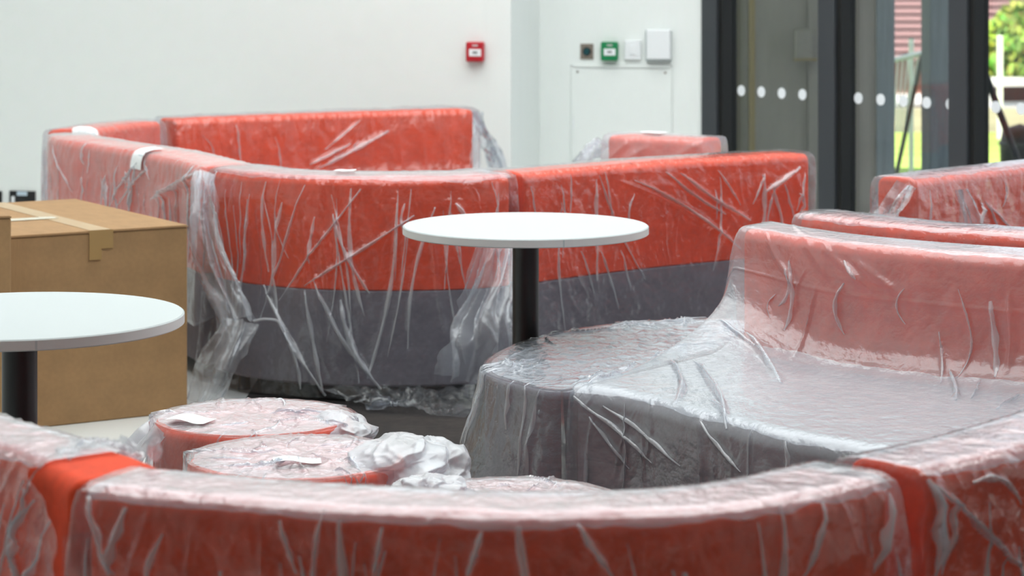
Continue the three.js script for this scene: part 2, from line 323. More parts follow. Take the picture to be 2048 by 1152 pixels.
  part('plastic_wrap', pl.length ? mergeGeometries([whole, mergeGeometries(pl)], true) : whole, pl.length ? [fl.mat, FILM.glintPleat] : fl.mat, g, 'clear wrinkled plastic wrap');
  if (fl.grazeHaze) for (const [ta, tb, sa = s0 + 0.01, sb = s1 - (fl.openEnd ? 0.14 : 0.01)] of fl.grazeHaze({ tTop, tIn, tSeat, tFront, TL, L })) {  // added sheet over flat tops; its haze imitates whitening at grazing view
    const nu = Math.round((sb - sa) / 0.008), nv = Math.max(8, Math.round((tb - ta) / 0.008));
    part('added_haze', grid(nu + 1, nv + 1, (i, j) => {
      const s = lerp(sa, sb, i / nu), wob = (k) => 0.012 * n3(s * 6, k, z) + 0.006 * n3(s * 25, k, z), t = lerp(ta + wob(2), tb + wob(8), j / nv), [n, y, a, b] = prof(t), c2 = at(s), v = 0.0015 + (n < 0.02 ? 0 : 0.001) + 0.0015 * n3(s * 30, t * 30, z) ** 2;
      return [c2.x + c2.nx * (n + a * v), y + b * v, -(c2.d + c2.nd * (n + a * v)), s, t];
    }, !mir), fl.grazeHazeMat ?? FILM.grazeHaze, g, 'added haze sheet imitating grazing glare');
  }
  const paper = (x, y, w, h, turn = 0, name = 'delivery_label') => {
    let best = null, bd = 1e9; for (let i = 0; i <= 200; i++) for (let j = 0; j <= 60; j++) { const s = lerp(s0, s1, i / 200), t = lerp(tTop + 0.03, tIn - 0.04, j / 60), q = toPx(surf(s, t)), dd = (q[0] - x) ** 2 + (q[1] - y) ** 2; if (dd < bd) { bd = dd; best = [s, t]; } }
    part(name, grid(14, 10, (i, j) => { const a = (i / 13 - 0.5) * w, b = (j / 9 - 0.5) * h, s = best[0] + a * Math.cos(turn) - b * Math.sin(turn), t = best[1] + a * Math.sin(turn) + b * Math.cos(turn), [p, n] = normalAt((u, v) => { const r = surf(u, v); return r; }, s, t); return [p[0] + sg * n.x * 0.006, p[1] + sg * n.y * 0.006, p[2] + sg * n.z * 0.006, i / 13, j / 9]; }, true), M.paper, g, 'white paper label');
  };
  (fl.loose ? fl.loose() : []).forEach((q) => part('loose_wrap', q, FILM.loose, g, 'loose gathered plastic'));
  (fl.hazy ? fl.hazy() : []).forEach((q) => part('loose_wrap', q, FILM.hazy, g, 'hanging bag end of the plastic'));
  (fl.papers || []).forEach((a) => paper(...a));
  return { g, at, L, surf };
}
// loose film: a patch through a coarse net of points, subdivided, folded and crumpled
function drape(net, nu, nv, o = {}) {
  const { amp = 0.012, f = 10, folds = [], z = rr(0, 90), fu = 1, fv = 1, thin = 0 } = o;
  const rows = net.map((r) => new THREE.CatmullRomCurve3(r.map((p) => P3(...p)), false, 'centripetal'));
  const cols = []; for (let j = 0; j < nv; j++) cols.push(new THREE.CatmullRomCurve3(rows.map((r) => r.getPoint(j / (nv - 1))), false, 'centripetal'));
  const base = []; for (let i = 0; i < nu; i++) base.push(cols.map((c) => c.getPoint(i / (nu - 1))));
  return grid(nu, nv, (i, j) => {
    const p = base[i][j], a = base[Math.min(nu - 1, i + 1)][j].clone().sub(base[Math.max(0, i - 1)][j]), b = base[i][Math.min(nv - 1, j + 1)].clone().sub(base[i][Math.max(0, j - 1)]), n = a.cross(b).normalize();
    const u = i / (nu - 1), v = j / (nv - 1), wv = v * fv + 0.25 * n3(u * 1.7, v * 1.1, z + 5), k = amp * (n3(u * 0.9 * fu, wv * f, z) + 0.45 * (1 - 2 * Math.min(1, 1.8 * Math.abs(n3(u * 1.3 * fu + 4, wv * f * 1.7, z)))) + 0.2 * n3(u * 4 * fu, wv * f * 2.2, z)) + foldAt(folds, u, v) + thin * (1 - Math.min(1, 2 * Math.abs(n3(u * 5 * fu, wv * f * 2.4, z + 8)))) ** 2;
    return [p.x + n.x * k, Math.max(0.014, p.y + n.y * k), p.z + n.z * k, u * 0.4, v * 0.4];
  });
}
// a crumpled puff of spare film
function puff(X, d, H, rx, ry, rz, o = {}) {
  const { nu = 130, nv = 84, amp = 0.5, f = 1.5, z = rr(0, 90) } = o;
  return grid(nu, nv, (i, j) => {
    const a = i / nu * Math.PI * 2, b = (j / (nv - 1)) * Math.PI, x = Math.cos(a) * Math.sin(b), y = Math.cos(b), w = Math.sin(a) * Math.sin(b);
    const rg = (q, e) => (1 - Math.min(1, Math.abs(n3(x * q + z, y * q + 3, w * q)) * 2.2)) ** e;
    const k = 0.80 + amp * (0.55 * n3(x * f + z, y * f, w * f) + 0.2 * rg(f * 1.1, 2) + 0.05 * rg(f * 2.4, 2) + 0.014 * rg(f * 5, 2)) - 0.05;
    return [X + rx * k * x, Math.max(0.01, H + ry * k * y), -(d + rz * k * w), a * rx, b * ry];
  }, true, true);
}

// ---------------------------------------------------------------- the setting
const WY = 12 * Math.PI / 180, wx = Math.cos(WY), wd = -Math.sin(WY);       // the end walls run a little towards the camera to the right
const CEIL = 5.2;
function slab(a, b, y0, y1, th, mat, name) {                                // wall from plan point a to b, thickness to the far side
  const dx = b[0] - a[0], dd = b[1] - a[1], L = Math.hypot(dx, dd), g = box(L, y1 - y0, th, L / 2, (y0 + y1) / 2, -th / 2);
  return struct(name, g, mat, [a[0], 0, -a[1]], Math.atan2(dd, dx));
}
{
  struct('floor', box(16, 0.2, 22, 0, -0.1, 0), M.floor, [0, 0, -5]);
  struct('floor_carpet', box(6.8, 0.006, 6.15, 0, 0.003, 0), M.carpet, [2.5, 0, -5.675]);
  const A = [-0.005, 12.166], B = [0.149, 12.89];
  slab([A[0] - wx * 6.2, A[1] - wd * 6.2], A, 0, CEIL, 0.2, M.wall, 'wall_back');
  slab(A, [B[0] + 0.04, B[1] + 0.2], 0, CEIL, 0.15, M.wall, 'wall_return').rotation.y;
  slab([B[0] - wx * 0.05, B[1] - wd * 0.05], [B[0] + wx * 0.925, B[1] + wd * 0.925], 0, CEIL, 0.2, M.wall, 'wall_end');
  slab([-6, -6], [-6, 13.6], 0, CEIL, 0.2, M.wall, 'wall_left');
  slab([6.2, -6], [-6, -6], 0, CEIL, 0.2, M.wallRear, 'wall_rear');
  slab([6.0, 6.4], [6.0, -6], 0, CEIL, 0.2, M.wall, 'wall_right');
  // ceiling round a rooflight
  const cz = -7.8, hx = 3.3, hz = 4.0;
  struct('ceiling', mergeGeometries([box(3.3, 0.25, 24, -4.75, CEIL + 0.125, -5), box(3.1, 0.25, 24, 5.05, CEIL + 0.125, -5), box(6.6, 0.25, 10.8, 0.2, CEIL + 0.125, 1.6), box(6.6, 0.25, 5.2, 0.2, CEIL + 0.125, -14.4)]), M.ceiling);
  const rl = thing('rooflight', 'large white framed rooflight in the ceiling above', 'rooflight', [0.2, CEIL + 0.25, cz]);
  for (let i = -2; i <= 2; i++) part('bar', box(0.06, 0.1, 2 * hz, i * hx / 2 * 0.98, 0.05, 0), M.white, rl);
  for (const i of [-1, 1]) { part('curb', box(2 * hx + 0.3, 0.3, 0.16, 0, 0.1, i * hz), M.white, rl); part('curb', box(0.16, 0.3, 2 * hz, i * hx, 0.1, 0), M.white, rl); }
  for (let i = 0; i < 4; i++) part('pane', box(hx / 2 + 0.02, 0.01, 2 * hz, (i - 1.5) * hx / 2, 0.12 + (i % 2) * 0.012, 0), opal, rl);
}
// glazed front: dark mullions, panes with dots
const G0 = [1.1, 12.75], gx = 0.611, gd = -0.7916, inX = -0.7916, inD = -0.611;
const onG = (a, off = 0) => [G0[0] + gx * a + inX * off, G0[1] + gd * a + inD * off];
const GT = Math.atan2(gd, gx);
{
  const starts = [-0.02, 0.84, 1.70, 2.56, 3.42, 4.28, 5.14, 6.0, 6.86, 7.72];
  starts.forEach((a, i) => {
    const [X, d] = onG(a), m = struct('trim_' + (i + 1), mergeGeometries([box(0.115, 3.4, 0.12, 0.0575, 1.7, 0.06, 0.004)]), M.frame, [X, 0, -d], GT);
    part('seal', box(0.03, 3.4, 0.1, 0.13, 1.7, 0.05), M.frameSeal, m); part('stop', box(0.012, 3.4, 0.05, -0.006, 1.7, 0.045), M.frameSeal, m);
    if (i === starts.length - 1) return;
    const w = struct('window_' + (i + 1), box(0.72, 3.3, 0.012, 0.36 + 0.145, 1.68, 0.03), glass, [X, 0, -d], GT);
    part('rail', box(0.72, 0.12, 0.06, 0.505, 0.06, 0.03), M.frame, w); part('rail', box(0.72, 0.12, 0.06, 0.505, 3.34, 0.03), M.frame, w);
    if (i < 3) for (let k = 0; k < 5; k++) { const c = new THREE.CylinderGeometry(0.028, 0.028, 0.002, 24); c.rotateX(Math.PI / 2); c.translate(0.145 + 0.075 + k * 0.15 - (i === 1 ? 0.02 : 0), 0.80, 0.038); part('dot', c, M.dot, w, 'white dot on the glass'); }
  });
  const [hX, hD] = onG(-0.05); struct('wall_above_glazing', box(8.2, CEIL - 3.4, 0.2, 4.1, 3.4 + (CEIL - 3.4) / 2, 0.03), M.wall, [hX, 0, -hD], GT);
}
// devices on the end walls
const onWall = (px, wallPoint) => {                             // plan point of a pixel column on a wall through wallPoint
  const k = (px - 1024) / F, b = (k * wallPoint[1] - wallPoint[0]) / (wx - k * wd); return [wallPoint[0] + wx * b, wallPoint[1] + wd * b];
};
const WL = [-0.005, 12.166], WR = [0.149, 12.89];
function mounted(name, label, category, px, py, wall) { const [X, d] = onWall(px, wall), y = EYE - (py - YH) * d / F; return thing(name, label, category, [X, y, -d], Math.atan2(wd, wx)); }
function callPoint(color, label, px, py, wall) {
  const g = mounted('call_point', label, 'call point', px, py, wall);
  part('housing', box(0.09, 0.1, 0.05, 0, 0, 0.0255, 0.009), color, g);
  part('window', box(0.062, 0.036, 0.004, 0.004, -0.004, 0.0515, 0.001), M.plastic, g, 'white press plate');
  part('mark', box(0.024, 0.012, 0.001, 0.004, -0.003, 0.0542), std({ color: 0x8a8f90 }), g);
  part('logo', box(0.03, 0.008, 0.001, 0.004, 0.032, 0.051), std({ color: 0xc9c2c4 }), g);
}
callPoint(M.red, 'red square fire alarm call point on the white wall', 953, 103, WL);
callPoint(M.green, 'green square emergency door release on the wall', 1221, 102, WR);
{
  const k = mounted('key_switch', 'small brushed steel switch plate with dark round button', 'switch', 1174, 103, WR);
  part('plate', box(0.07, 0.082, 0.006, 0, 0, 0.0035, 0.001), M.steel, k);
  const c = new THREE.CylinderGeometry(0.016, 0.017, 0.014, 24); c.rotateX(Math.PI / 2); c.translate(0, 0, 0.012); part('button', c, M.teal, k);
  const r = new THREE.TorusGeometry(0.02, 0.003, 8, 28); r.translate(0, 0, 0.007); part('ring', r, M.dark, k);
  const w = mounted('wall_switch', 'small white switch plate beside the green box', 'switch', 1266, 100, WR);
  part('plate', box(0.085, 0.1, 0.022, 0, 0, 0.0115, 0.004), M.plastic, w); part('rocker', box(0.036, 0.05, 0.006, 0.004, 0.002, 0.025, 0.002), M.plastic, w);
  const b = mounted('control_box', 'larger white plastic box on the wall, right of the switches', 'wall box', 1319, 90, WR);
  part('base', box(0.136, 0.166, 0.02, -0.004, -0.003, 0.0105, 0.004), std({ color: 0xb8c2c2, roughness: 0.5 }), b); part('cover', box(0.128, 0.158, 0.035, 0.002, 0.004, 0.0385, 0.008), M.plastic, b);
  const p = mounted('access_panel', 'flush white access panel in the wall below the switches', 'panel', 1243, 133, WR);
  part('door', box(0.515, 0.92, 0.008, 0, -0.47, 0.0045, 0.002), M.wall, p);
  for (const x of [-0.262, 0.262]) part('frame', box(0.016, 0.95, 0.012, x, -0.466, 0.0065, 0.002), M.wall, p);
  part('frame', box(0.54, 0.016, 0.012, 0, 0.002, 0.0065, 0.002), M.wall, p);
  for (const x of [-0.235, 0.235]) { const s = new THREE.CylinderGeometry(0.006, 0.006, 0.003, 14); s.rotateX(Math.PI / 2); s.translate(x, -0.03, 0.0095); part('screw', s, M.steel, p); }
  part('hinge', box(0.008, 0.055, 0.012, -0.256, -0.31, 0.012, 0.002), M.plastic, p);
  for (const [px, i] of [[46, 0], [-21, 1]]) {
    const s = mounted('wall_socket', i ? 'black wall socket cut off by the left picture edge' : 'black double wall socket with white sticker behind the carton', 'socket', px, 398, WL);
    part('faceplate', box(0.146, 0.086, 0.012, 0, 0, 0.0065, 0.004), M.black, s); part('rocker', box(0.018, 0.032, 0.008, -0.05, -0.002, 0.014, 0.002), M.plastic, s); part('sticker', box(0.058, 0.022, 0.001, 0, 0.03, 0.0132), std({ color: 0xbfd0dc }), s);
  }
}

// ---------------------------------------------------------------- benches
const Q = (px, py, d) => [(px - 1024) / F * d, d, EYE - (py - YH) * d / F];
function gathers() {                                            // bag ends hanging off both ends of the middle bench
  const a = drape([[Q(402, 352, 8.40), Q(416, 344, 8.36), Q(434, 352, 8.31)], [Q(384, 455, 8.34), Q(412, 440, 8.24), Q(436, 455, 8.24)], [Q(394, 545, 8.30), Q(440, 560, 8.16), Q(480, 575, 8.18)], [Q(430, 668, 8.22), Q(470, 640, 8.10), Q(512, 640, 8.16)]], 110, 60, { amp: 0.05, f: 4, thin: 0.008 });
  const b = drape([[Q(440, 640, 8.20), Q(480, 640, 8.10), Q(512, 650, 8.14)], [Q(396, 715, 8.20), Q(450, 720, 8.02), Q(490, 700, 8.10)], [Q(378, 800, 8.10), Q(408, 806, 7.98), Q(440, 790, 8.04)]], 90, 50, { amp: 0.028, f: 4, thin: 0.003 });
  const c = drape([[Q(952, 492, 8.08), Q(995, 490, 8.09), Q(1032, 495, 8.16)], [Q(925, 600, 8.02), Q(985, 590, 7.98), Q(1034, 600, 8.06)], [Q(888, 690, 7.98), Q(960, 680, 7.90), Q(1034, 670, 8.0)], [Q(880, 745, 8.0), Q(930, 765, 7.93), Q(1000, 735, 8.0)]], 110, 70, { amp: 0.045, f: 5, thin: 0.008 });
  const e = drape([[Q(640, 775, 8.04), Q(760, 778, 8.03), Q(860, 776, 8.04), Q(960, 770, 8.08)], [Q(700, 800, 7.96), Q(780, 812, 7.92), Q(860, 800, 7.94), Q(960, 800, 7.98)], [Q(760, 815, 7.92), Q(800, 800, 7.90), Q(860, 830, 7.84), Q(930, 850, 7.80)]], 60, 100, { amp: 0.03, f: 5, thin: 0.002 });
  const tie = new THREE.TubeGeometry(new THREE.CatmullRomCurve3([Q(508, 642, 8.1), Q(530, 638, 8.06), Q(555, 642, 8.07), Q(563, 655, 8.07), Q(568, 664, 8.08)].map((p) => P3(...p))), 30, 0.004, 8);
  return { loose: [tie], wrap: [e], hazy: [a, b, c] };
}
const B1 = bench({                                              // middle of the round booth, back to the camera
  label: 'middle bench with loose clear plastic, behind the white table', outer: true, path: [[-1.05, 8.44], [-0.89, 8.25], [-0.64, 8.11], [-0.375, 8.08], [-0.14, 8.12], [0.005, 8.21]], side: -1, T: 0.22, D: 0.36,
  film: { grazeHaze: (k) => [[k.tTop + 0.02, k.tIn - 0.03]], grazeHazeMat: FILM.thin, mat: FILM.clear, count: 42, hang: [0.08, 0.65], hem: 0.03, flare: 0.05, sag: 0.02, crump: 0.007, lean: 0.1, papers: [[690, 344, 0.09, 0.05]], extra: () => gathers().wrap, loose: () => gathers().loose, hazy: () => gathers().hazy,
    px: [[610, 372, 520, 640, 0.012, 0.012], [720, 380, 560, 600, 0.012, 0.014], [830, 430, 610, 570, 0.014, 0.016], [630, 560, 760, 780, 0.02, 0.02, 0.02], [530, 570, 650, 790, 0.016, 0.014, 0, 0.014], [610, 580, 645, 780, 0.016, 0.012, 0, 0.014], [820, 380, 800, 560, 0.008, 0.008], [795, 380, 790, 560, 0.006, 0.007], [500, 390, 490, 540, 0.008, 0.008], [680, 600, 745, 760, 0.02, 0.022, 0.02, 0.018], [560, 640, 600, 780, 0.018, 0.018, -0.02, 0.014], [900, 380, 890, 580, 0.008, 0.008]] },
});
const B2 = bench({
  label: 'hazy wrapped bench behind the large carton, leftmost of the booth', outer: true, path: [[-1.09, 8.50], [-1.20, 8.76], [-1.43, 9.18], [-1.62, 9.47], [-1.83, 9.77], [-1.93, 10.02]], side: 1, T: 0.2, D: 0.36,
  film: { mat: FILM.hazy, count: 30, hem: 0.2, flare: 0.02, sag: 0.014, crump: 0.007, papers: [[286, 312, 0.11, 0.13]],
    px: [[278, 320, 262, 420, 0.012, 0.012], [280, 320, 220, 415, 0.014, 0.016], [290, 322, 300, 360, 0.01, 0.01], [400, 345, 300, 400, 0.04, 0.035, 0, 0.02], [105, 290, 145, 385, 0.01, 0.01], [300, 330, 235, 415, 0.01, 0.01]] },
});
bench({
  label: 'far left bench of the booth with white label on top', path: [[-1.80, 10.28], [-1.72, 10.58], [-1.57, 10.88]], side: 1, T: 0.2, D: 0.5,
  film: { mat: FILM.mid, face: 'seat', step: 0.007, rows: 130, count: 16, hem: 0.2, crump: 0.008, papers: [[165, 262, 0.14, 0.09]] },
});
bench({
  label: 'far bench against the white wall, glossy clear plastic on its backrest', path: [[-1.53, 10.95], [-1.2, 11.16], [-0.86, 11.36], [-0.5, 11.54], [-0.175, 11.69]], side: 1, T: 0.2, D: 0.5,
  film: { mat: FILM.clear, face: 'seat', step: 0.006, rows: 150, count: 26, hem: 0.2, sag: 0.02, crump: 0.014, cf: 7, hang: [0.05, 0.3], px: [[780, 260, 640, 335, 0.03, 0.02], [700, 290, 620, 330, 0.02, 0.016], [950, 250, 940, 330, 0.02, 0.016], [470, 250, 480, 330, 0.012, 0.014], [720, 240, 650, 300, 0.012, 0.012]],
    extra: () => [drape([[[-0.19, 11.7, 0.74], [-0.19, 11.85, 0.75], [-0.19, 11.95, 0.7]], [[-0.13, 11.68, 0.55], [-0.10, 11.8, 0.58], [-0.12, 11.95, 0.5]], [[-0.06, 11.66, 0.32], [-0.02, 11.8, 0.3], [-0.06, 11.95, 0.3]]], 40, 24, { amp: 0.05, f: 5 })] },
});
bench({
  label: 'bench with taut diagonal plastic creases, ending beside the glass doors', outer: true, path: [[0.04, 8.24], [0.28, 8.48], [0.55, 8.71], [0.85, 8.92], [1.13, 9.1]], side: -1, T: 0.2, D: 0.36,
  film: { mat: FILM.clear, count: 16, hem: 0.1, flare: 0.02, sag: 0.012, crump: 0.004, cf: 6,
    px: [[1200, 350, 1290, 560, 0.008, 0.008, 0.02], [1210, 345, 1225, 440, 0.006, 0.006], [1330, 345, 1450, 430, 0.012, 0.014, 0.01], [1360, 345, 1500, 440, 0.016, 0.016, 0.01], [1270, 360, 1480, 500, 0.022, 0.02, -0.02, 0.012], [1230, 360, 1440, 470, 0.018, 0.016, -0.02, false], [1435, 340, 1480, 410, 0.008, 0.008], [1600, 335, 1525, 385, 0.018, 0.022, 0, 0.02], [1610, 345, 1595, 420, 0.01, 0.01], [1570, 370, 1590, 440, 0.008, 0.008], [1160, 500, 1190, 590, 0.008, 0.008], [1200, 500, 1235, 620, 0.008, 0.008], [1240, 500, 1262, 580, 0.008, 0.008], [1530, 345, 1505, 410, 0.01, 0.01], [1060, 370, 1075, 460, 0.006, 0.006], [1140, 350, 1140, 430, 0.006, 0.006]] },
});
bench({
  label: 'small far bench with hazy plastic and a label, by the door frame', outer: true, path: [[0.385, 10.02], [0.58, 9.88], [0.765, 9.76]], side: -1, T: 0.2, D: 0.5,
  film: { mat: FILM.hazy, step: 0.007, rows: 120, count: 6, hem: 0.3, flare: 0.03, sag: 0.014, crump: 0.004, papers: [[1308, 267, 0.10, 0.075]],
    px: [[1300, 290, 1240, 330, 0.04, 0.02, 0, false], [1400, 285, 1330, 330, 0.03, 0.02, 0, false], [1260, 280, 1220, 320, 0.03, 0.018, 0, false]],
    extra: () => [drape([[[0.37, 10.02, 0.70], [0.36, 10.1, 0.74], [0.40, 10.25, 0.70]], [[0.30, 10.0, 0.62], [0.28, 10.1, 0.64], [0.32, 10.25, 0.6]], [[0.20, 10.0, 0.5], [0.18, 10.1, 0.48], [0.25, 10.25, 0.5]]], 40, 24, { amp: 0.04, f: 5 })] },
});
const B7 = bench({                                              // big one on the right, seat towards the camera
  label: 'large right bench, its grey seat facing the rounded end seat', D: 0.74, T: 0.18,
  path: [[0.622, 6.60], [0.83, 6.29], [1.06, 6.07], [1.3, 5.92], [1.6, 5.80], [1.9, 5.74]], front: [[0.145, 5.96], [0.287, 5.865], [0.42, 5.66], [0.60, 5.40], [0.80, 5.22], [1.1, 5.03], [1.4, 4.92]],
  film: { grazeHaze: (k) => [[k.tTop + 0.01, k.tIn - 0.035], [k.tSeat - 0.06, k.tFront - 0.03]], mat: FILM.hazy, face: 'seat', step: 0.0042, rows: 300, count: 56, hem: 0.08, flare: 0.01, tent: 0.075, sag: 0.007, crump: 0.003, cf: 7, hang: [0.05, 0.3], from: 0.0, bag: 0.03,
    endTent: 0.45, bulge: (s, t, k) => 0.006 * peak((t - k.tIn - 0.10) / 0.006),
    px: [[1700, 510, 1820, 600, 0.03, 0.014, 0, false], [1640, 480, 1760, 600, 0.03, 0.014, 0, false], [1580, 470, 1680, 590, 0.024, 0.012, 0, false], [1530, 460, 1600, 590, 0.02, 0.012, 0, false], [1690, 520, 1720, 560, 0.012, 0.014], [1490, 665, 1562, 765, 0.03, 0.022, 0.01, 0.02], [1900, 735, 1915, 800, 0.012, 0.02, 0.005], [1875, 660, 1880, 765, 0.01, 0.012], [1440, 640, 1510, 700, 0.02, 0.012], [1340, 720, 1350, 810, 0.014, 0.02, 0.02], [1385, 720, 1450, 860, 0.018, 0.024, 0.02], [1460, 850, 1420, 800, 0.012, 0.014], [1150, 800, 1300, 930, 0.014, 0.012], [1210, 810, 1360, 930, 0.014, 0.012], [1400, 850, 1480, 940, 0.012, 0.014], [1180, 830, 1260, 940, 0.01, 0.01], [1240, 745, 1180, 770, 0.016, 0.014], [2040, 790, 1990, 820, 0.01, 0.012], [1960, 760, 1940, 800, 0.008, 0.01]] },
});
bench({
  label: 'bench behind the large right one, only its plastic covered top showing', path: [[0.96, 7.12], [1.13, 6.90], [1.32, 6.72], [1.55, 6.58], [1.85, 6.46]], side: -1, T: 0.17, D: 0.6, H: 0.752,
  film: { grazeHaze: (k) => [[k.tTop + 0.02, k.tIn - 0.03]], grazeHazeMat: FILM.thin, mat: FILM.mid, step: 0.007, rows: 110, count: 10, hem: 0.3, flare: 0, sag: 0.012, crump: 0.009, cf: 8, bag: 0.012 },
});
bench({
  label: 'bench at the right picture edge in front of the glass', path: [[1.34, 8.04], [1.58, 8.30], [1.85, 8.58], [2.2, 8.9]], side: 1, T: 0.16, D: 0.05,
  film: { grazeHaze: (k) => [[k.tTop + 0.02, k.tIn - 0.03]], grazeHazeMat: FILM.thin, mat: FILM.mid, count: 12, step: 0.006, rows: 150, hem: 0.1, face: 'seat', tent: 0.0, sag: 0.012, crump: 0.006, px: [[1965, 405, 1950, 470, 0.012, 0.014], [1975, 410, 2030, 470, 0.01, 0.012], [1970, 400, 2000, 470, 0.01, 0.012]], bag: 0.012,
    extra: () => [drape([[[1.33, 7.98, 0.74], [1.30, 8.1, 0.74], [1.28, 8.2, 0.70]], [[1.25, 7.95, 0.62], [1.22, 8.08, 0.62], [1.22, 8.2, 0.6]], [[1.14, 7.95, 0.5], [1.10, 8.06, 0.48], [1.12, 8.2, 0.5]], [[1.08, 7.95, 0.3], [1.05, 8.06, 0.3], [1.08, 8.2, 0.3]]], 50, 26, { amp: 0.04, f: 5 }), drape([[[1.45, 7.87, 0.74], [1.5, 7.93, 0.74]], [[1.46, 7.84, 0.55], [1.55, 7.92, 0.55]], [[1.48, 7.83, 0.35], [1.55, 7.9, 0.35]]], 40, 20, { amp: 0.03, f: 4 })] },
});
bench({                                                         // nearest: the curved back across the bottom
  label: 'long curved bench across the bottom front, back to the camera', outer: true, path: [[-0.602, 3.372], [-0.39, 3.288], [-0.149, 3.223], [0.017, 3.2], [0.251, 3.229], [0.393, 3.303], [0.546, 3.444]], side: -1, T: 0.165, D: 0.36,
  film: { grazeHaze: (k) => [[k.tTop + 0.02, k.tIn - 0.03]], mat: FILM.clear, step: 0.003, rows: 260, count: 60, hem: 0.03, flare: 0.04, sag: 0.014, crump: 0.005, cf: 12, lean: 0.05, hang: [0.12, 0.6],
    px: [[250, 1010, 215, 1150, 0.02, 0.016], [180, 1000, 230, 1150, 0.014, 0.016], [960, 1060, 930, 1150, 0.012, 0.01], [1150, 1045, 1230, 1150, 0.012, 0.012], [760, 1060, 745, 1150, 0.01, 0.01], [1640, 1000, 1600, 1150, 0.012, 0.012], [1780, 990, 1740, 1150, 0.02, 0.02], [560, 1040, 600, 1150, 0.01, 0.01]] },
});
const B11 = bench({
  label: 'front left bench end with torn plastic and bare orange fabric', outer: true, path: [[-1.14, 4.05], [-0.95, 3.83], [-0.77, 3.625], [-0.67, 3.505], [-0.622, 3.42]], side: -1, T: 0.16, D: 0.36,
  film: { grazeHaze: (k) => [[k.tTop + 0.02, k.tIn - 0.03]], mat: FILM.clear, step: 0.003, rows: 240, count: 40, noTopEnd: true, hem: 0.03, flare: 0.03, sag: 0.016, crump: 0.009, cf: 10, openEnd: true, lean: -0.3, 
    extra: (surf, k) => [drape([0.02, 0.35, 0.7, 0.94].map((q) => [0, 0.5, 1].map((w) => { const a = surf(k.L, k.tTop * q), b = surf(k.L, k.tIn + (k.tTop * (1 - q))); return [lerp(a[0], b[0], w) + 0.010, -lerp(a[2], b[2], w) - 0.010, lerp(a[1], b[1], w)]; })), 70, 30, { amp: 0.010, f: 4 })],
    loose: () => [drape([[Q(118, 905, 3.70), Q(150, 893, 3.72), Q(200, 884, 3.74), Q(255, 890, 3.72)], [Q(112, 918, 3.60), Q(160, 897, 3.66), Q(215, 893, 3.70), Q(282, 908, 3.66)], [Q(130, 942, 3.56), Q(165, 912, 3.62), Q(220, 902, 3.66), Q(288, 925, 3.60)]], 40, 90, { amp: 0.012, f: 7, thin: 0.006 }), puff(-0.528, 3.575, 0.775, 0.012, 0.02, 0.012, { amp: 0.6 })] },
});
bench({
  label: 'front right bench cut off by the right picture edge', outer: true, path: [[0.597, 3.477], [0.7235, 3.595], [0.775, 3.65], [1.0, 3.92], [1.2, 4.2]], side: -1, T: 0.16, D: 0.36,
  film: { grazeHaze: (k) => [[k.tTop + 0.02, k.tIn - 0.03]], mat: FILM.clear, step: 0.003, rows: 240, count: 36, hem: 0.03, flare: 0.03, sag: 0.014, crump: 0.006, cf: 12,
    px: [[1870, 970, 2040, 1150, 0.012, 0.02, 0.0, 0.008], [1850, 960, 1830, 1150, 0.014, 0.02], [1940, 960, 2040, 1010, 0.012, 0.012, -0.02], [1860, 975, 1880, 1150, 0.012, 0.014]] },
});

